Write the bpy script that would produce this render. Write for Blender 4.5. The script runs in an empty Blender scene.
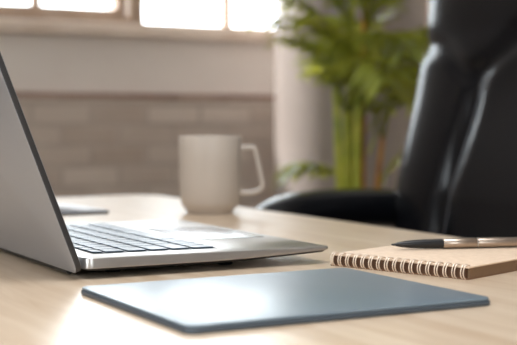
import bpy, bmesh, math, random
from mathutils import Vector, Matrix
PI = math.pi
sc = bpy.context.scene
col = sc.collection

# ------------------------------------------------------------------ camera
cd = bpy.data.cameras.new('camera'); cam = bpy.data.objects.new('camera', cd); col.objects.link(cam)
cam.location = (-0.3361, -0.9396, 0.8862)
cam.rotation_euler = (PI/2 - 0.0437, 0, -0.496)
cd.sensor_width = 36; cd.lens = 36*1150/517
cd.clip_start = 0.02
cd.dof.use_dof = True; cd.dof.focus_distance = 1.02; cd.dof.aperture_fstop = 6.6
sc.camera = cam

# ------------------------------------------------------------------ sky and exposure
w = bpy.data.worlds.new('world'); sc.world = w; w.use_nodes = True
bg = w.node_tree.nodes['Background']
bg.inputs[0].default_value = (0.88, 0.955, 1.0, 1); bg.inputs[1].default_value = 9.0
sc.view_settings.view_transform = 'Standard'; sc.view_settings.look = 'None'
sc.view_settings.gamma = 1; sc.view_settings.use_curve_mapping = False
sc.view_settings.exposure = 0.0
sc.cycles.max_bounces = 10; sc.cycles.diffuse_bounces = 6; sc.cycles.transparent_max_bounces = 12
sc.cycles.use_denoising = True
sc.cycles.caustics_reflective = False; sc.cycles.caustics_refractive = False
sc.cycles.sample_clamp_indirect = 8

RX0, RX1, RY0, RY1, RZ = -2.6, 3.6, -3.4, 2.95, 2.8     # the room
W1 = (0.42, 1.233, 1.264, 2.60)                           # window openings in the back wall: x0, x1, z0, z1
W2 = (1.288, 2.60, 1.238, 2.60)
W3 = (-1.9, -0.7, 1.0, 2.4)                             # unseen opening added for fill light in the left wall: y0, y1
W4 = (-1.3, -0.5, 1.1, 2.4)                             # likewise added for fill, out of view in the front wall: x0, x1

def portal(name, loc, rot, sx, sy):
    l = bpy.data.lights.new(name, 'AREA'); l.shape = 'RECTANGLE'; l.size = sx; l.size_y = sy
    l.cycles.is_portal = True
    o = bpy.data.objects.new(name, l); o.location = loc; o.rotation_euler = rot; col.objects.link(o)
def mid(a, b): return (a+b)/2
portal('opening_portal', (mid(W1[0], W1[1]), RY1+0.24, mid(*W1[2:])), (-PI/2, 0, 0), W1[1]-W1[0], W1[3]-W1[2])
portal('opening_portal', (mid(W2[0], W2[1]), RY1+0.24, mid(*W2[2:])), (-PI/2, 0, 0), W2[1]-W2[0], W2[3]-W2[2])
portal('opening_portal', (RX0-0.24, mid(W3[0], W3[1]), mid(*W3[2:])), (PI/2, 0, -PI/2), W3[1]-W3[0], W3[3]-W3[2])
portal('opening_portal', (mid(W4[0], W4[1]), RY0-0.24, mid(*W4[2:])), (PI/2, 0, 0), W4[1]-W4[0], W4[3]-W4[2])

# low sun coming in through the back windows from the left
sl = bpy.data.lights.new('sun', 'SUN'); sl.energy = 10.5; sl.angle = math.radians(4); sl.color = (1.0, 0.98, 0.96)
so = bpy.data.objects.new('sun', sl); so.rotation_euler = Vector((0.62, -0.78, -0.82)).to_track_quat('-Z', 'Y').to_euler(); col.objects.link(so)

# soft fill light added above the desk, no fitting in view
cl = bpy.data.lights.new('desk_fill', 'AREA'); cl.shape = 'RECTANGLE'; cl.size = 1.4; cl.size_y = 1.0
cl.energy = 20; cl.color = (0.97, 0.98, 1.0); cl.spread = math.radians(130)
co = bpy.data.objects.new('desk_fill', cl); co.location = (-0.1, -0.3, RZ-0.06); col.objects.link(co)

# ------------------------------------------------------------------ helpers
def srgb(r, g, b):
    f = lambda c: (c/255/12.92) if c/255 <= 0.04045 else ((c/255+0.055)/1.055)**2.4
    return (f(r), f(g), f(b), 1)
def mat(name, colr, rough=0.5, metal=0.0, spec=0.5, coat=0.0, bump=None, vary=None):
    m = bpy.data.materials.new(name); m.use_nodes = True
    nt = m.node_tree; p = nt.nodes['Principled BSDF']
    p.inputs['Base Color'].default_value = colr
    p.inputs['Roughness'].default_value = rough; p.inputs['Metallic'].default_value = metal
    p.inputs['Specular IOR Level'].default_value = spec
    p.inputs['Coat Weight'].default_value = coat; p.inputs['Coat Roughness'].default_value = 0.15
    tc = nt.nodes.new('ShaderNodeTexCoord')
    if bump:
        n = nt.nodes.new('ShaderNodeTexNoise'); n.inputs['Scale'].default_value = bump[0]; n.inputs['Detail'].default_value = 4
        nt.links.new(tc.outputs['Object'], n.inputs['Vector'])
        b = nt.nodes.new('ShaderNodeBump'); b.inputs['Strength'].default_value = bump[1]; b.inputs['Distance'].default_value = bump[2]
        nt.links.new(n.outputs['Fac'], b.inputs['Height']); nt.links.new(b.outputs['Normal'], p.inputs['Normal'])
    if vary:
        n = nt.nodes.new('ShaderNodeTexNoise'); n.inputs['Scale'].default_value = vary[0]; n.inputs['Detail'].default_value = 5
        nt.links.new(tc.outputs['Object'], n.inputs['Vector'])
        r = nt.nodes.new('ShaderNodeValToRGB')
        r.color_ramp.elements[0].position = 0.3; r.color_ramp.elements[1].position = 0.7
        r.color_ramp.elements[0].color = vary[1]; r.color_ramp.elements[1].color = vary[2]
        nt.links.new(n.outputs['Fac'], r.inputs['Fac']); nt.links.new(r.outputs['Color'], p.inputs['Base Color'])
    return m
def obj(name, bm, m, parent=None, smooth=True, angle=40):
    bmesh.ops.recalc_face_normals(bm, faces=bm.faces)
    me = bpy.data.meshes.new(name); bm.to_mesh(me); bm.free()
    if smooth:
        for p in me.polygons: p.use_smooth = True
        me.set_sharp_from_angle(angle=math.radians(angle))
    for x in (m if isinstance(m, (list, tuple)) else [m]): me.materials.append(x)
    o = bpy.data.objects.new(name, me); col.objects.link(o)
    if parent: o.parent = parent
    return o
def tag(o, label, cat, group=None, kind=None):
    o['label'] = label; o['category'] = cat
    if group: o['group'] = group
    if kind: o['kind'] = kind
    return o
def thing(name, label, cat, loc=(0, 0, 0), rz=0.0, group=None):
    o = bpy.data.objects.new(name, None); col.objects.link(o)
    o.empty_display_size = 0.05
    o.location = loc; o.rotation_euler = (0, 0, rz)
    return tag(o, label, cat, group)
def struct(name, bm, m, parent=None, label=None, smooth=False):
    o = obj(name, bm, m, parent, smooth)
    if parent is None: o['kind'] = 'structure'
    if label: o['label'] = label
    return o
def box(bm, x0, x1, y0, y1, z0, z1, bev=0.0, seg=2):
    r = bmesh.ops.create_cube(bm, size=1)
    vs = r['verts']
    for v in vs:
        v.co = Vector((x0 if v.co.x < 0 else x1, y0 if v.co.y < 0 else y1, z0 if v.co.z < 0 else z1))
    if bev > 0:
        es = list({e for v in vs for e in v.link_edges})
        bmesh.ops.bevel(bm, geom=es, offset=bev, segments=seg, profile=0.5, affect='EDGES')
    return bm
def bx(*a, **k): return box(bmesh.new(), *a, **k)
def rrect(x0, x1, y0, y1, r, n=6, sub=1):
    """rounded rectangle outline, anticlockwise, straight sides split in sub pieces"""
    pts = []
    cs = [(x1-r, y0+r, -PI/2), (x1-r, y1-r, 0), (x0+r, y1-r, PI/2), (x0+r, y0+r, PI)]
    for i, (cx, cy, a0) in enumerate(cs):
        for k in range(n+1):
            a = a0 + PI/2*k/n
            pts.append((cx+r*math.cos(a), cy+r*math.sin(a)))
        nx = cs[(i+1) % 4]; a1 = nx[2]
        q = (nx[0]+r*math.cos(a1), nx[1]+r*math.sin(a1)); p = pts[-1]
        for k in range(1, sub):
            t = k/sub; pts.append((p[0]+(q[0]-p[0])*t, p[1]+(q[1]-p[1])*t))
    return pts
def inset_rr(x0, x1, y0, y1, r, d, n=6, sub=1):
    return rrect(x0+d, x1-d, y0+d, y1-d, max(r-d, 0.0004), n, sub)
def stack(bm, rings, cap0=True, cap1=True, closed=True):
    """skin a list of equally long rings of 3-D points"""
    vr = [[bm.verts.new(p) for p in r] for r in rings]
    n = len(vr[0])
    for a, b in zip(vr, vr[1:]):
        for i in range(n if closed else n-1):
            j = (i+1) % n
            bm.faces.new((a[i], a[j], b[j], b[i]))
    if cap0: bm.faces.new(list(reversed(vr[0])))
    if cap1: bm.faces.new(vr[-1])
    return bm
def slab(bm, x0, x1, y0, y1, z0, z1, r, edge=0.001, n=6):
    """plate with rounded plan corners and softly rounded top and bottom edges"""
    rings = []
    for k in range(4):
        a = PI/2*k/3; d = edge*(1-math.sin(a)); z = z0+edge*(1-math.cos(a))
        rings.append([(x, y, z) for x, y in inset_rr(x0, x1, y0, y1, r, d, n)])
    for k in range(4):
        a = PI/2*k/3; d = edge*(1-math.cos(a)); z = z1-edge*(1-math.sin(a))
        rings.append([(x, y, z) for x, y in inset_rr(x0, x1, y0, y1, r, d, n)])
    return stack(bm, rings)
def frames(pts):
    pts = [Vector(p) for p in pts]; out = []
    up = None
    for i, p in enumerate(pts):
        t = (pts[min(i+1, len(pts)-1)] - pts[max(i-1, 0)]).normalized()
        if up is None:
            up = Vector((0, 0, 1)) if abs(t.z) < 0.9 else Vector((0, 1, 0))
        s = t.cross(up).normalized(); up = s.cross(t).normalized()
        out.append((p, t, s, up))
    return out
def tube(bm, pts, rad, n=12, ry=None, closed=False):
    if not isinstance(rad, (list, tuple)): rad = [rad]*len(pts)
    rings = []
    for (p, t, s, u), r in zip(frames(pts), rad):
        rr = ry*r/rad[0] if ry else r
        rings.append([tuple(p + s*(r*math.cos(2*PI*k/n)) + u*(rr*math.sin(2*PI*k/n))) for k in range(n)])
    if closed:
        rings.append(rings[0])
    stack(bm, rings, not closed, not closed)
    return bm
def lathe(bm, prof, n=48, cap0=True, cap1=True, c=(0, 0, 0)):
    rings = [[(c[0]+r*math.cos(2*PI*k/n), c[1]+r*math.sin(2*PI*k/n), c[2]+z) for k in range(n)] for r, z in prof]
    return stack(bm, rings, cap0, cap1)
def spline(ctrl, n=8):
    c = [Vector(p) for p in ctrl]; c = [2*c[0]-c[1]] + c + [2*c[-1]-c[-2]]
    out = []
    for i in range(1, len(c)-2):
        for k in range(n):
            t = k/n; a, b, d, e = c[i-1], c[i], c[i+1], c[i+2]
            out.append(0.5*((2*b)+(d-a)*t+(2*a-5*b+4*d-e)*t*t+(3*b-a-3*d+e)*t**3))
    out.append(c[-2]); return out

# ------------------------------------------------------------------ materials
plaster = mat('plaster', srgb(228, 219, 212), 0.9, bump=(60, 0.2, 0.003), vary=(2.5, srgb(222, 212, 204), srgb(233, 225, 218)))
white_paint = mat('white_paint', srgb(235, 232, 228), 0.8)
frame_wood = mat('window_wood', srgb(160, 136, 116), 0.6, vary=(8, srgb(144, 120, 100), srgb(174, 150, 130)))
sill_stone = mat('sill_stone', srgb(222, 204, 188), 0.6, vary=(6, srgb(212, 192, 174), srgb(230, 214, 200)))
concrete = mat('pillar_concrete', srgb(158, 147, 140), 0.22, bump=(40, 0.05, 0.001), vary=(4, srgb(152, 141, 134), srgb(165, 154, 147)))
black_leather = mat('black_leather', srgb(12, 13, 17), 0.24, spec=0.3, bump=(420, 0.12, 0.0006))
black_plastic = mat('black_plastic', srgb(24, 24, 26), 0.45)
chrome = mat('chrome', srgb(200, 200, 200), 0.18, 1.0)
aluminium = mat('laptop_aluminium', srgb(184, 181, 178), 0.3, 0.9)
lid_edge_shade = mat('lid_edge_shade', srgb(70, 69, 70), 0.4, 0.6)  # aluminium lid sides, their dark reflection put into the colour
lid_metal = mat('lid_aluminium', srgb(160, 161, 165), 0.42, 0.3)
key_black = mat('key_plastic', srgb(62, 78, 92), 0.35, spec=0.6)
rubber = mat('rubber', srgb(20, 20, 21), 0.7)
screen_m = mat('screen_glass', srgb(12, 12, 14), 0.12)
slate = mat('slate_cover', srgb(110, 125, 136), 0.29, spec=0.5, bump=(900, 0.05, 0.0003))
slate_dark = mat('slate_case', srgb(70, 80, 90), 0.42)
kraft = mat('kraft_cover', srgb(214, 190, 166), 0.75, vary=(160, srgb(208, 184, 159), srgb(220, 197, 174)))
kraft_dark = mat('kraft_back', srgb(120, 88, 62), 0.8)
ring_m = mat('ring_wire', srgb(226, 208, 190), 0.35, 0.25)
hole_m = mat('punched_edge', srgb(88, 62, 44), 0.85)
pen_metal = mat('pen_metal', srgb(176, 160, 146), 0.28, 1.0)
pen_black = mat('pen_black', srgb(17, 18, 22), 0.3)
ceramic = mat('mug_ceramic', srgb(190, 180, 170), 0.42, spec=0.4)
paper = mat('white_paper', srgb(238, 239, 242), 0.6)
navy = mat('navy_cover', srgb(20, 25, 38), 0.7, spec=0.2)
cane_m = mat('cane_green', srgb(170, 178, 56), 0.5, vary=(14, srgb(136, 152, 42), srgb(204, 200, 78)))
cane_dry = mat('cane_dry', srgb(190, 120, 30), 0.6, vary=(16, srgb(150, 84, 26), srgb(214, 150, 40)))
pot_m = mat('pot_ceramic', srgb(90, 86, 84), 0.6)
soil = mat('potting_soil', srgb(50, 38, 30), 0.95, bump=(60, 0.8, 0.01))

# pages: fine horizontal lines of stacked sheets
pages = mat('page_stack', srgb(150, 120, 92), 0.85)
nt = pages.node_tree; P = nt.nodes['Principled BSDF']
tc = nt.nodes.new('ShaderNodeTexCoord'); wv = nt.nodes.new('ShaderNodeTexWave'); wv.bands_direction = 'Z'
wv.inputs['Scale'].default_value = 600; wv.inputs['Distortion'].default_value = 1.5
rp = nt.nodes.new('ShaderNodeValToRGB'); rp.color_ramp.elements[0].color = srgb(92, 68, 48); rp.color_ramp.elements[1].color = srgb(150, 122, 94)
nt.links.new(tc.outputs['Object'], wv.inputs['Vector']); nt.links.new(wv.outputs['Fac'], rp.inputs['Fac']); nt.links.new(rp.outputs['Color'], P.inputs['Base Color'])

# glass: thin pane that lets light straight through
glass = bpy.data.materials.new('window_glass'); glass.use_nodes = True
nt = glass.node_tree; nt.nodes.clear()
out = nt.nodes.new('ShaderNodeOutputMaterial'); mx = nt.nodes.new('ShaderNodeMixShader'); mx.inputs[0].default_value = 0.06
tr = nt.nodes.new('ShaderNodeBsdfTransparent'); gl = nt.nodes.new('ShaderNodeBsdfGlossy'); gl.inputs['Roughness'].default_value = 0.02
nt.links.new(tr.outputs[0], mx.inputs[1]); nt.links.new(gl.outputs[0], mx.inputs[2]); nt.links.new(mx.outputs[0], out.inputs[0])

# whitewashed old brick
brick = bpy.data.materials.new('old_brick'); brick.use_nodes = True
nt = brick.node_tree; P = nt.nodes['Principled BSDF']; P.inputs['Roughness'].default_value = 0.9
tc = nt.nodes.new('ShaderNodeTexCoord'); mp = nt.nodes.new('ShaderNodeMapping'); mp.inputs['Rotation'].default_value = (PI/2, 0, 0)
bt = nt.nodes.new('ShaderNodeTexBrick')
bt.inputs['Scale'].default_value = 1.0; bt.inputs['Brick Width'].default_value = 0.215; bt.inputs['Row Height'].default_value = 0.073
bt.inputs['Mortar Size'].default_value = 0.010; bt.inputs['Mortar Smooth'].default_value = 0.3; bt.inputs['Bias'].default_value = -0.1
bt.inputs['Color1'].default_value = srgb(204, 190, 178); bt.inputs['Color2'].default_value = srgb(172, 154, 140); bt.inputs['Mortar'].default_value = srgb(178, 164, 153)
ns = nt.nodes.new('ShaderNodeTexNoise'); ns.inputs['Scale'].default_value = 5; ns.inputs['Detail'].default_value = 6
mix = nt.nodes.new('ShaderNodeMix'); mix.data_type = 'RGBA'; mix.blend_type = 'MIX'
rp = nt.nodes.new('ShaderNodeValToRGB'); rp.color_ramp.elements[0].position = 0.42; rp.color_ramp.elements[1].position = 0.7
rp.color_ramp.elements[1].color = (0.6, 0.6, 0.6, 1)
nt.links.new(tc.outputs['Object'], mp.inputs['Vector']); nt.links.new(mp.outputs['Vector'], bt.inputs['Vector'])
nt.links.new(tc.outputs['Object'], ns.inputs['Vector']); nt.links.new(ns.outputs['Fac'], rp.inputs['Fac'])
nt.links.new(rp.outputs['Color'], mix.inputs['Factor']); nt.links.new(bt.outputs['Color'], mix.inputs['A']); mix.inputs['B'].default_value = srgb(196, 182, 170)
nt.links.new(mix.outputs['Result'], P.inputs['Base Color'])
bp = nt.nodes.new('ShaderNodeBump'); bp.inputs['Strength'].default_value = 0.5; bp.inputs['Distance'].default_value = 0.01; bp.invert = True
nt.links.new(bt.outputs['Fac'], bp.inputs['Height']); nt.links.new(bp.outputs['Normal'], P.inputs['Normal'])

def wood(name, c0, c1, rough, scale, coat=0.0):
    m = bpy.data.materials.new(name); m.use_nodes = True
    nt = m.node_tree; P = nt.nodes['Principled BSDF']
    P.inputs['Roughness'].default_value = rough; P.inputs['Coat Weight'].default_value = coat; P.inputs['Coat Roughness'].default_value = 0.2
    tc = nt.nodes.new('ShaderNodeTexCoord'); mp = nt.nodes.new('ShaderNodeMapping'); mp.inputs['Scale'].default_value = scale
    n1 = nt.nodes.new('ShaderNodeTexNoise'); n1.inputs['Scale'].default_value = 3; n1.inputs['Detail'].default_value = 8; n1.inputs['Distortion'].default_value = 1.2
    r = nt.nodes.new('ShaderNodeValToRGB'); r.color_ramp.elements[0].position = 0.32; r.color_ramp.elements[1].position = 0.68
    r.color_ramp.elements[0].color = c0; r.color_ramp.elements[1].color = c1
    nt.links.new(tc.outputs['Object'], mp.inputs['Vector']); nt.links.new(mp.outputs['Vector'], n1.inputs['Vector'])
    nt.links.new(n1.outputs['Fac'], r.inputs['Fac']); nt.links.new(r.outputs['Color'], P.inputs['Base Color'])
    return m
oak = wood('light_oak', srgb(194, 170, 144), srgb(216, 197, 174), 0.3, (14, 1.2, 6))
floor_wood = wood('floor_wood', srgb(124, 114, 104), srgb(150, 140, 130), 0.4, (1.0, 9, 1))

# leaf: partly translucent
leaf = bpy.data.materials.new('palm_leaf'); leaf.use_nodes = True
nt = leaf.node_tree; P = nt.nodes['Principled BSDF']; P.inputs['Roughness'].default_value = 0.16
P.inputs['Specular IOR Level'].default_value = 1.0
tc = nt.nodes.new('ShaderNodeTexCoord'); n1 = nt.nodes.new('ShaderNodeTexNoise'); n1.inputs['Scale'].default_value = 11
r = nt.nodes.new('ShaderNodeValToRGB'); r.color_ramp.elements[0].position = 0.42; r.color_ramp.elements[1].position = 0.62
r.color_ramp.elements[0].color = srgb(46, 68, 26); r.color_ramp.elements[1].color = srgb(150, 170, 76)
tl = nt.nodes.new('ShaderNodeBsdfTranslucent'); tl.inputs['Color'].default_value = srgb(206, 204, 78)
mx = nt.nodes.new('ShaderNodeMixShader'); mx.inputs[0].default_value = 0.5
nt.links.new(tc.outputs['Object'], n1.inputs['Vector']); nt.links.new(n1.outputs['Fac'], r.inputs['Fac']); nt.links.new(r.outputs['Color'], P.inputs['Base Color'])
nt.links.new(P.outputs[0], mx.inputs[1]); nt.links.new(tl.outputs[0], mx.inputs[2]); nt.links.new(mx.outputs[0], nt.nodes['Material Output'].inputs[0])

# ------------------------------------------------------------------ the room
T = 0.22
struct('floor', bx(RX0-T, RX1+T, RY0-T, RY1+T, -0.1, 0), floor_wood)
struct('ceiling', bx(RX0-T, RX1+T, RY0-T, RY1+T, RZ, RZ+0.1), white_paint)
ZB = 0.972
struct('wall_back_brick', bx(RX0, RX1, RY1-0.03, RY1+T, 0, ZB), brick)
bm = bmesh.new()
for a in ((RX0, W1[0], ZB, RZ), (W1[0], W1[1], ZB, W1[2]), (W1[0], W1[1], W1[3], RZ), (W1[1], W2[0], ZB, RZ),
          (W2[0], W2[1], ZB, W2[2]), (W2[0], W2[1], W2[3], RZ), (W2[1], RX1, ZB, RZ)):
    box(bm, a[0], a[1], RY1, RY1+T, a[2], a[3])
struct('wall_back', bm, plaster)
struct('trim_1', bx(RX0, RX1, RY1-0.034, RY1-0.0001, ZB, ZB+0.018, bev=0.004), mat('brick_cap', srgb(150, 118, 104), 0.85, vary=(6, srgb(132, 98, 86), srgb(168, 140, 126))), label='reddish brick cap course along top of brick')
bm = bmesh.new()
for a in ((RY0, W3[0], 0, RZ), (W3[0], W3[1], 0, W3[2]), (W3[0], W3[1], W3[3], RZ), (W3[1], RY1+T, 0, RZ)):
    box(bm, RX0-T, RX0, a[0], a[1], a[2], a[3])
struct('wall_left', bm, plaster)
struct('wall_right', bx(RX1, RX1+T, RY0, RY1+T, 0, RZ), plaster)
bm = bmesh.new()
for a in ((RX0-T, W4[0], 0, RZ), (W4[0], W4[1], 0, W4[2]), (W4[0], W4[1], W4[3], RZ), (W4[1], RX1+T, 0, RZ)):
    box(bm, a[0], a[1], RY0-T, RY0, a[2], a[3])
struct('wall_front', bm, plaster)

def window(name, wn, mull, fr, y0, y1):
    """timber frame with mullions and one glass pane per light"""
    x0, x1, z0, z1 = wn
    bm = bmesh.new()
    box(bm, x0, x0+fr, y0, y1, z0, z1, 0.004); box(bm, x1-fr, x1, y0, y1, z0, z1, 0.004)
    box(bm, x0+fr, x1-fr, y0, y1, z0, z0+fr, 0.004); box(bm, x0+fr, x1-fr, y0, y1, z1-fr, z1, 0.004)
    root = struct(name, bm, frame_wood)
    for m_ in mull:
        struct('mullion', bx(m_-0.015, m_+0.015, y0+0.01, y1-0.01, z0+fr, z1-fr, bev=0.003), frame_wood, root)
    xs = [x0+fr] + list(mull) + [x1-fr]
    for a, b in zip(xs, xs[1:]):
        struct('pane', bx(a+0.004, b-0.004, (y0+y1)/2-0.002, (y0+y1)/2+0.002, z0+fr-0.003, z1-fr+0.003), glass, root)
    return root
window('window_1', W1, (0.909,), 0.03, RY1+0.03, RY1+0.09)
window('window_2', W2, (1.661,), 0.012, RY1+0.03, RY1+0.09)
struct('trim_2', bx(W1[0]-0.3, W2[1]+0.1, RY1-0.05, RY1-0.0001, 1.192, 1.238, bev=0.006), sill_stone, label='pale tan window sill along the wall')
struct('trim_3', bx(W1[1], W2[0], RY1-0.02, RY1-0.0001, 1.2382, 2.6, bev=0.004), frame_wood, label='brown timber post between the two windows')
struct('trim_4', bx(W1[0]-0.1, W1[1]-0.0002, RY1-0.02, RY1-0.0001, 1.2382, 1.264, bev=0.004), frame_wood, label='brown timber rail under the left window')

# round concrete pillar behind the plant
bm = bmesh.new(); lathe(bm, [(0.26, 0.0), (0.26, 2.799)], 64, c=(1.82, 2.385, 0))
struct('pillar', bm, concrete, smooth=True)

# ------------------------------------------------------------------ desk
DZ = 0.75
dk = thing('desk', 'light oak desk with glossy top holding laptop, tablet, notebook and mug', 'desk', (0.1, 0.15, 0))
DX0, DX1, DY0, DY1 = -0.425, 0.425, -0.9, 0.925
bm = bmesh.new(); slab(bm, DX0, DX1, DY0, DY1, DZ-0.032, DZ, 0.05, 0.006, 8)
obj('desktop', bm, oak, dk)
for sx in (DX0+0.06, DX1-0.06):
    for sy in (DY0+0.08, DY1-0.08):
        obj('leg', bx(sx-0.025, sx+0.025, sy-0.025, sy+0.025, 0.0, DZ-0.03, bev=0.003), oak, dk)

# ------------------------------------------------------------------ laptop (origin: hinge-side near corner, x towards the front edge, y along the hinge)
lp = thing('laptop', 'open silver aluminium laptop on the desk, its lid seen from behind', 'laptop', (0, 0, DZ))
LD, LW, LT, SL = 0.2525, 0.352, 0.0190, -0.0102           # depth, width, deck height at the hinge, deck slope
def deck(bm):
    for v in bm.verts: v.co.z += SL*v.co.x
    return bm
def zt(u): return LT+SL*u
def zb(u):
    t = max(0, (u-0.12)/(LD-0.12)); a = 0.0092
    return a+(zt(u)-0.0028-a)*t**1.8
rings = []
def lring(d, zf, sub=14): return [(x, y, zf(x)) for x, y in inset_rr(0.002, LD, 0, LW, 0.009, d, 6, sub)]
rings.append(lring(0.0006, lambda u: zb(u)))
rings.append(lring(0.0, lambda u: zb(u)+0.0007))
rings.append(lring(0.0, lambda u: zt(u)-0.0012))
rings.append(lring(0.0004, lambda u: zt(u)-0.0004))
rings.append(lring(0.0012, zt))
bm = bmesh.new(); stack(bm, rings)
obj('base', bm, aluminium, lp)
rings = [lring(0.030, lambda u: min(zb(u)-0.0030, 0.0028+max(0, u-0.15)*0.06)), lring(0.005, lambda u: zb(u)-0.0022), lring(0.0016, lambda u: zb(u)-0.0001)]
bm = bmesh.new(); stack(bm, rings)
obj('bottom_shade', bm, black_plastic, lp)  # underside coloured black to stand in for the shadow beneath the base
bm = bmesh.new(); lathe(bm, [(0.007, 0), (0.0075, 0.003), (0.0075, 0.0030)], 24)
ft = None
for x, y in ((0.045, 0.045), (0.045, LW-0.045), (0.16, 0.045), (0.16, LW-0.045)):
    if ft is None: ft = obj('foot', bm, rubber, lp)
    else:
        ft = ft.copy(); col.objects.link(ft); ft.parent = lp
    ft.location = (x, y, 0)
# keyboard: six rows of keys; rows run along y, the function row nearest the hinge
KY0, KY1 = 0.030, LW-0.030
obj('keyboard_well', deck(bx(0.0200, 0.1440, KY0-0.002, KY1+0.002, LT+0.0001, LT+0.0003)), mat('keyboard_well', srgb(36, 40, 46), 0.45), lp)
unit = (KY1-KY0)/14.5
layout = [(0.0212, 0.0110, [1.04]*13+[0.98]),
          (0.0330, 0.0200, [1]*13+[1.5]),
          (0.0548, 0.0200, [1.5]+[1]*13),
          (0.0766, 0.0200, [1.75]+[1]*11+[1.75]),
          (0.0984, 0.0200, [2.25]+[1]*10+[2.25]),
          (0.1202, 0.0232, [1, 1, 1, 1.25, 5.25, 1.25, 1, 0.9, 0.9, 0.95])]
for x0, dx, ws in layout:
    sc_ = (KY1-KY0)/sum(ws); y = KY0
    for wd in ws:
        bm = bmesh.new(); slab(bm, x0, x0+dx-0.0018, y+0.0014, y+wd*sc_-0.0014, LT+0.0003, LT+0.0016, 0.0018, 0.0004, 3)
        obj('key', deck(bm), key_black, lp); y += wd*sc_
bm = bmesh.new(); slab(bm, 0.1600, 0.2400, LW/2-0.066, LW/2+0.066, LT+0.0001, LT+0.0005, 0.004, 0.0002)
obj('trackpad', deck(bm), mat('trackpad_glass', srgb(178, 180, 184), 0.22, 0.6), lp)
# lid: built flat, tilted about the hinge line
lid = None
bm = bmesh.new(); slab(bm, 0.0, 0.244, 0.0, LW, 0.0, 0.0062, 0.010, 0.0012)
lid = obj('lid', bm, [lid_metal, lid_edge_shade], lp)
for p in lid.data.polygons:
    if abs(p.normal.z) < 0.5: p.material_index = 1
lid.location = (0.0014, 0.0, 0.0072)
lid.rotation_euler = (0, -math.radians(180-69.2), 0)
bm = bmesh.new(); slab(bm, 0.016, 0.241, 0.003, LW-0.003, -0.0006, 0.0001, 0.007, 0.0003)
g = obj('screen_bezel', bm, screen_m, lid); 
bm = bmesh.new(); tube(bm, [(-0.0012, 0.03, 0.0030), (-0.0012, LW-0.03, 0.0030)], 0.0032, 16)
obj('hinge', bm, black_plastic, lid)

# ------------------------------------------------------------------ tablet
tb = thing('tablet', 'slate blue tablet in a thin cover lying flat in front of laptop', 'tablet', (-0.0290, -0.2770, DZ), 0.004)
bm = bmesh.new(); slab(bm, 0, 0.252, 0, 0.205, 0.0, 0.0040, 0.009, 0.0012, 8)
obj('case', bm, slate_dark, tb)
bm = bmesh.new(); slab(bm, 0.0008, 0.2512, 0.0008, 0.2042, 0.0041, 0.0060, 0.0085, 0.0009, 8)
obj('cover', bm, slate, tb)

# ------------------------------------------------------------------ spiral notebook (origin: left end of the spiral, x along the spiral, y away from it)
NL, ND = 0.152, 0.20
nbk = thing('notebook', 'kraft-covered spiral notebook with a pen lying on it', 'notebook', (0.2418, -0.0140, DZ), -math.radians(70.3))
obj('back_cover', bx(0, NL, 0.001, ND, 0.0, 0.0012, bev=0.0003), kraft_dark, nbk)
obj('pages', bx(0.0008, NL-0.0008, 0.004, ND-0.001, 0.0012, 0.0098), pages, nbk)
obj('front_cover', bx(0, NL, 0.001, ND, 0.0098, 0.0112, bev=0.0003), kraft, nbk)
obj('binding_edge', bx(0.003, NL-0.003, 0.0015, 0.0041, 0.0012, 0.0098), hole_m, nbk)
def ring_pts(x, lean):
    pts = []
    for k in range(20):
        a = 2*PI*k/20
        pts.append((x+lean*math.sin(a), 0.0033+0.0062*math.cos(a), 0.0064+0.0064*math.sin(a)))
    return pts
NR = 17
ring0 = None
for i in range(NR):
    x = 0.0045 + (NL-0.009)*i/(NR-1)
    if ring0 is None:
        bm = bmesh.new()
        for s in (-0.0013, 0.0013):
            fr = [(p[0]+s, p[1], p[2]) for p in ring_pts(0, 0.0003)]
            rings = []
            for k, p in enumerate(fr):
                a = 2*PI*k/20; c = Vector((s, 0.0033, 0.0064)); rad = (Vector(p)-c).normalized(); ax = Vector((1, 0, 0))
                rings.append([tuple(Vector(p)+rad*(0.00062*math.cos(b))+ax*(0.00062*math.sin(b))) for b in [2*PI*j/8 for j in range(8)]])
            rings.append(rings[0]); stack(bm, rings, False, False)
        bmesh.ops.remove_doubles(bm, verts=bm.verts, dist=1e-6)
        ring0 = r_ = obj('ring', bm, ring_m, nbk)
    else:
        r_ = ring0.copy(); col.objects.link(r_); r_.parent = nbk
    r_.location = (x, 0, 0)

# ------------------------------------------------------------------ pen on the notebook (origin under the tip, x along the barrel)
pen = thing('pen', 'metal ballpoint pen with black tip lying across the kraft notebook', 'pen', (0.3123, -0.0147, DZ+0.0112), math.atan2(-0.0403, 0.1228))
def pen_part(name, prof, m):
    bm = bmesh.new()
    rings = [[(x, r*math.cos(2*PI*k/32), 0.0053+r*math.sin(2*PI*k/32)) for k in range(32)] for x, r in prof]
    stack(bm, rings); return obj(name, bm, m, pen)
pen_part('tip', [(0.0, 0.0006), (0.0008, 0.0010), (0.004, 0.0013), (0.0045, 0.0018), (0.011, 0.0030)], pen_black)
pen_part('grip', [(0.011, 0.0030), (0.020, 0.0040), (0.034, 0.0046), (0.0525, 0.0048)], pen_black)
pen_part('barrel', [(0.0525, 0.0049), (0.053, 0.0053), (0.0865, 0.0053), (0.087, 0.0051)], pen_metal)
pen_part('band', [(0.087, 0.0047), (0.0885, 0.0047)], chrome)
pen_part('cap', [(0.0885, 0.0051), (0.089, 0.0053), (0.136, 0.0050), (0.139, 0.0044), (0.140, 0.003)], pen_metal)

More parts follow.
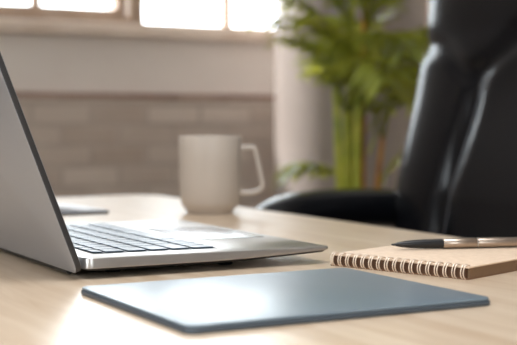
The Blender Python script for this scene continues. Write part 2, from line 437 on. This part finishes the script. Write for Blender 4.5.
# ------------------------------------------------------------------ mug (handle towards local +x)
mg = thing('mug', 'beige ceramic mug with angular handle behind the laptop', 'mug', (0.4203, 0.6108, DZ), -0.496)
R, H = 0.0468, 0.1160
prof = [(0.030, 0.003), (0.031, 0.0), (0.0335, 0.0), (0.0345, 0.003), (0.0415, 0.011), (0.0440, 0.018), (R-0.0012, 0.04), (R-0.0003, 0.08), (R, H-0.002), (R-0.0008, H), (R-0.0026, H), (R-0.0036, H-0.002),
        (R-0.004, 0.08), (R-0.005, 0.03), (0.036, 0.014), (0.010, 0.010)]
bm = bmesh.new(); lathe(bm, prof, 64)
obj('body', bm, ceramic, mg, angle=60)
hp = spline([(R-0.002, 0, 0.0970), (R+0.010, 0, 0.0985), (R+0.0195, 0, 0.0965), (R+0.0235, 0, 0.084), (R+0.0285, 0, 0.060), (R+0.0315, 0, 0.043), (R+0.0275, 0, 0.0345), (R+0.014, 0, 0.0305), (R-0.003, 0, 0.0305)], 6)
bm = bmesh.new(); rings = []
for (p, t, s, u) in frames(hp):
    rings.append([tuple(p+Vector((0, 1, 0))*(0.0062*math.copysign(abs(math.cos(a))**0.6, math.cos(a))) + t.cross(Vector((0, 1, 0)))*(0.0036*math.copysign(abs(math.sin(a))**0.6, math.sin(a)))) for a in [2*PI*k/16 for k in range(16)]])
stack(bm, rings); obj('handle', bm, ceramic, mg, angle=60)

# ------------------------------------------------------------------ notepad behind the laptop
pd = thing('notepad', 'white notepad with dark navy backing behind the laptop lid', 'notepad', (0.070, 0.660, DZ), 0.06)
bm = bmesh.new(); slab(bm, 0, 0.215, 0, 0.17, 0, 0.0042, 0.006, 0.0008); obj('backing', bm, navy, pd)
bm = bmesh.new(); slab(bm, 0.002, 0.213, 0.004, 0.168, 0.0043, 0.0054, 0.005, 0.0004); obj('sheets', bm, paper, pd)
bm = bmesh.new(); rows = []
for i in range(15):
    t = i/14; x = 0.206-0.10*t; lift = 0.022*t**1.7
    rows.append([(x, y, 0.0056+lift*(0.55+0.45*(y-0.02)/0.14)) for y in [0.01+0.155*j/8 for j in range(9)]])
stack(bm, rows, False, False, closed=False)
o = obj('curled_page', bm, paper, pd); o.modifiers.new('thickness', 'SOLIDIFY').thickness = 0.0003

# ------------------------------------------------------------------ office chair (front towards -x)
CX, CY = 0.93, 0.49
ch = thing('office_chair', 'high-backed black leather office chair pulled up to desk', 'chair', (CX, CY, 0))
def lerp_tab(tab, z):
    for (a, b), (c, d) in zip(tab, tab[1:]):
        if z <= c: 
            t = (z-a)/(c-a); t = max(0, min(1, t)); t = t*t*(3-2*t)*0.35+t*0.65
            return b+(d-b)*t
    return tab[-1][1]
xc = [(0.50, -0.035), (0.76, 0.008), (0.98, 0.074), (1.05, 0.089), (1.15, 0.092), (1.30, 0.07)]
hwt = [(0.50, 0.245), (0.60, 0.285), (0.76, 0.312), (0.98, 0.330), (1.03, 0.330), (1.10, 0.325), (1.16, 0.325), (1.22, 0.262), (1.28, 0.21), (1.30, 0.15)]
NZ, NA = 110, 120
def gau(x, s): return math.exp(-(x/s)**2)
def seam(z): return 0.455+(0.84-z)*0.40          # where the sewn seam runs, as a share of the half width
def back_point(z, a):
    hw = lerp_tab(hwt, z); X = lerp_tab(xc, z)
    e = min(1, (z-0.50)/0.03, (1.30-z)/0.05); e = math.sqrt(max(0.02, 1-(1-max(0, e))**2))
    cy_, sy_ = math.cos(a), math.sin(a)
    wv_ = math.copysign(abs(cy_)**0.75, cy_); dv = math.copysign(abs(sy_)**0.8, sy_)
    aw = abs(wv_)
    zc = 1.025 - 0.055*gau(aw-0.45, 0.20) + 0.02*max(0, 0.25-aw)/0.25
    fw = max(0.0, dv)                               # front-facing share
    below = 1/(1+math.exp((z-zc+0.02)/0.022))
    bol = 0.012*gau(aw-0.78, 0.26)*below - 0.024*gau(aw-seam(z), 0.042)*below
    head = (1-below)*(0.012*(1-aw**2)+0.010*gau(aw-0.8, 0.3))
    crease = -0.009*gau(z-zc, 0.02)*min(1, fw*3+0.2)
    front = bol*min(1, fw*1.6)+head*fw+crease
    return (X-dv*0.055*e-front-0.03*aw**2, hw*e**0.3*wv_*(1-0.014*gau(z-zc, 0.014)), z)
rings = [[back_point(0.50+0.80*i/NZ, 2*PI*k/NA) for k in range(NA)] for i in range(NZ+1)]
bm = bmesh.new(); stack(bm, rings)
back = obj('backrest', bm, black_leather, ch, angle=180)
seam_glint_m = mat('seam_glint_leather', srgb(40, 42, 48), 0.25, spec=0.7)  # glint on the seam groove, built in as a lighter glossy tube
for s in (1, -1):
    path = []
    for i in range(40):
        z = 0.56+0.41*i/39; a = math.acos((seam(z)-0.035)**(1/0.75)); a = a if s > 0 else PI-a
        p = back_point(z, a); path.append((p[0]-0.001, p[1], p[2]))
    bm = bmesh.new(); tube(bm, path, 0.0048, 10); obj('seam_glint', bm, seam_glint_m, back)
# seat cushion
bm = bmesh.new(); rings = []
for k in range(11):
    a = -PI/2+PI*k/10; d = 0.045*(1-math.cos(a)); z = 0.485+0.055*math.sin(a)
    rings.append([(x, y, z-0.02*max(0, -0.35-x)/0.1) for x, y in inset_rr(-0.44, 0.02, -0.26, 0.26, 0.09, d, 8)])
stack(bm, rings); obj('seat', bm, black_leather, ch, angle=60)
obj('seat_pan', bx(-0.38, 0.10, -0.2, 0.2, 0.40, 0.44, bev=0.01), black_plastic, ch)
for s in (-1, 1):
    ya = 0.345*s
    path = spline([(0.045, ya-0.055*s, 0.690), (0.0, ya-0.02*s, 0.720), (-0.06, ya, 0.728), (-0.16, ya, 0.729), (-0.235, ya, 0.724), (-0.285, ya, 0.706), (-0.312, ya, 0.672), (-0.312, ya, 0.64), (-0.29, ya, 0.56), (-0.22, ya-0.01*s, 0.48), (-0.14, ya-0.06*s, 0.43), (-0.10, ya-0.16*s, 0.42)], 6)
    bm = bmesh.new(); rings = []
    N_ = len(path)
    for q, (p, t, sd, u) in enumerate(frames(path)):
        f = q/(N_-1); wd = 0.036 if f < 0.55 else 0.034-0.014*(f-0.55)/0.45; th = 0.034 if f < 0.45 else 0.034-0.018*(f-0.45)/0.55
        rings.append([tuple(p+sd*(wd*math.copysign(abs(math.cos(b))**0.7, math.cos(b)))+u*(th*math.copysign(abs(math.sin(b))**0.8, math.sin(b)))) for b in [2*PI*j/24 for j in range(24)]])
    stack(bm, rings); obj('armrest', bm, black_leather, ch, angle=70)
bm = bmesh.new(); lathe(bm, [(0.028, 0.10), (0.028, 0.26), (0.018, 0.262), (0.018, 0.405)], 24, c=(-0.15, 0, 0)); obj('gas_lift', bm, chrome, ch)
for k in range(5):
    a = 2*PI*k/5+0.3; c, s = math.cos(a), math.sin(a)
    bm = bmesh.new(); tube(bm, [(-0.15+0.02*c, 0.02*s, 0.125), (-0.15+0.16*c, 0.16*s, 0.11), (-0.15+0.30*c, 0.30*s, 0.082)], [0.026, 0.022, 0.016], 12)
    lg = obj('base_arm', bm, black_plastic, ch)
    bm = bmesh.new(); px, py = -0.15+0.30*c, 0.30*s
    tube(bm, [(px-s*0.022, py+c*0.022, 0.030), (px+s*0.022, py-c*0.022, 0.030)], 0.030, 20)
    obj('caster', bm, black_plastic, lg)

# ------------------------------------------------------------------ palm in a pot
random.seed(11)
PX, PY = 1.356, 1.67
pl = thing('potted_palm', 'tall leafy green palm beside the chair, in front of the pillar', 'plant', (PX, PY, 0))
bm = bmesh.new(); lathe(bm, [(0.11, 0.0), (0.125, 0.01), (0.155, 0.30), (0.165, 0.31), (0.165, 0.345), (0.150, 0.345), (0.146, 0.31)], 40, cap1=False)
obj('pot', bm, pot_m, pl)
bm = bmesh.new(); lathe(bm, [(0.146, 0.312), (0.08, 0.322), (0.01, 0.325)], 32); obj('soil', bm, soil, pl)
# image-right and image-away directions at the plant
AR = Vector((0.8795, -0.4759, 0)); AF = Vector((0.4759, 0.8795, 0)); UP = Vector((0, 0, 1))
def frond(base, az, length, elev, droop, npairs=20, ll=0.17, lw=0.012, m=leaf, seed=0):
    """arching stalk with two rows of narrow folded leaflets; az is measured from image-right towards away"""
    rnd = random.Random(seed)
    h = (AR*math.cos(az)+AF*math.sin(az)).normalized()
    pts = []; p = Vector(base); e = elev; N = 18
    for i in range(N+1):
        pts.append(p.copy()); d = h*math.cos(e)+UP*math.sin(e); p = p+d*(length/N); e -= droop/N*(0.5+i/N)
    bm = bmesh.new()
    tube(bm, pts, [0.0048*(1-0.8*i/N) for i in range(N+1)], 6)
    fr = frames(pts)
    for j in range(npairs):
        f = 0.24+0.76*j/(npairs-1); q = f*N; i = min(N-1, int(q)); t_ = q-i
        p = pts[i].lerp(pts[i+1], t_); tg = (pts[i+1]-pts[i]).normalized()
        sd = h.cross(UP).normalized(); nrm = sd.cross(tg).normalized()
        L = ll*(0.55+0.9*math.sin(PI*min(1, 0.12+0.8*f))**1.0)*(0.8+0.4*rnd.random())*0.75
        for s in (-1, 1):
            fw_ = 0.55+0.5*f+0.15*rnd.random(); dr = 0.25+0.35*rnd.random()
            dirn = (sd*s+tg*fw_+nrm*(0.28-0.2*rnd.random())).normalized()
            wdir = tg.cross(dirn).cross(dirn).normalized()
            M = 6; a = []; b = []; c = []
            for k in range(M+1):
                u = k/M; ww = lw*(math.sin(PI*min(0.98, 0.08+0.9*u))**0.7)*(1 if k < M else 0.1)
                ctr = p+dirn*(L*u)-UP*(dr*L*u*u)
                a.append(bm.verts.new(ctr+wdir*ww)); c.append(bm.verts.new(ctr-UP*0.0035*math.sin(PI*u))); b.append(bm.verts.new(ctr-wdir*ww))
            for k in range(M):
                bm.faces.new((a[k], a[k+1], c[k+1], c[k])); bm.faces.new((c[k], c[k+1], b[k+1], b[k]))
    return obj('frond', bm, m, pl, angle=180)
def cane(off, top, rad, m, lean=(0, 0)):
    bm = bmesh.new(); pts = []; rr = []
    b = AR*off[0]+AF*off[1]
    n = 26
    for i in range(n+1):
        t = i/n; z = 0.30+(top-0.30)*t
        pts.append(b*(0.55+0.45*t)+AR*lean[0]*t*t+AF*lean[1]*t*t+UP*z)
        rr.append(rad*(1.0-0.25*t)*(1.12 if i % 5 == 0 else 1.0))
    tube(bm, pts, rr, 12); obj('cane', bm, m, pl, angle=60); return pts[-1]
canes = [((-0.030, -0.02), 0.99, 0.0125, cane_m, (-0.01, 0)), ((-0.005, 0.02), 1.38, 0.0115, cane_m, (0.015, 0)), ((0.020, -0.03), 1.00, 0.0130, cane_m, (0.0, 0)),
         ((0.045, 0.015), 1.40, 0.010, cane_dry, (0.0, 0)), ((0.075, 0.0), 0.86, 0.008, cane_dry, (0.015, 0)), ((0.010, 0.05), 1.22, 0.010, cane_m, (0.0, 0.03)), ((-0.012, -0.045), 0.93, 0.009, cane_m, (-0.005, 0))]
tops = [cane(*c) for c in canes]
sd = 0
for i, tp in enumerate(tops):
    for k in range(4 if i != 4 else 2):
        sd += 1; rnd = random.Random(sd*7)
        az = 2*PI*(k/4+0.13*i)+rnd.uniform(-0.3, 0.3)
        rt = 0.5+0.5*math.cos(az)          # reaches out and hangs more on the chair's side
        frond(tp-UP*0.02, az, rnd.uniform(0.25, 0.32)+0.18*rt, rnd.uniform(1.0, 1.35)-0.25*rt, rnd.uniform(1.0, 1.5)+0.7*rt, 16, 0.125, 0.0068, seed=sd)
# upper fronds springing from the two tall canes
for j, (az, ln, el, dr, z) in enumerate([(2.9, 0.40, 1.15, 1.3, 1.04), (3.5, 0.38, 1.3, 1.4, 1.10), (2.5, 0.36, 1.0, 1.2, 1.14), (3.9, 0.36, 1.0, 1.5, 1.16), (3.2, 0.36, 0.7, 1.3, 1.18),
        (0.3, 0.44, 1.2, 1.6, 1.06), (-0.5, 0.44, 1.15, 1.8, 1.12), (0.6, 0.40, 0.9, 1.5, 1.16), (-0.2, 0.42, 0.8, 1.8, 1.20), (0.1, 0.42, 0.9, 1.9, 0.98), (-0.4, 0.46, 0.8, 2.0, 1.02), (-0.8, 0.40, 0.9, 2.0, 0.96), (2.8, 0.34, 0.9, 1.0, 1.08), (-1.3, 0.36, 1.2, 1.6, 1.10), (-1.9, 0.34, 1.1, 1.5, 1.16)]):
    frond(AR*(0.0 if az > 2 else 0.04)+UP*z, az, ln, el, dr, 16, 0.125, 0.0068, seed=300+j)
# low young fronds left of the canes, hanging ones on the chair's side
frond((AR*-0.03)+UP*0.745, PI+0.2, 0.14, 0.6, 1.3, 14, 0.10, 0.009, seed=201)
frond((AR*-0.025)+UP*0.74, PI-0.5, 0.13, 0.4, 0.9, 13, 0.09, 0.009, seed=202)
frond((AR*0.05)+UP*0.80, -0.25, 0.34, 1.25, 1.3, 15, 0.12, 0.010, seed=203)
frond((AR*0.05)+UP*0.86, 0.1, 0.36, 1.1, 1.5, 15, 0.12, 0.010, seed=204)
frond((AR*0.03)+UP*0.90, -0.6, 0.34, 1.0, 1.7, 15, 0.12, 0.010, seed=205)
frond((AR*0.06)+UP*0.66, 0.0, 0.26, 1.25, 1.0, 13, 0.10, 0.009, seed=206)
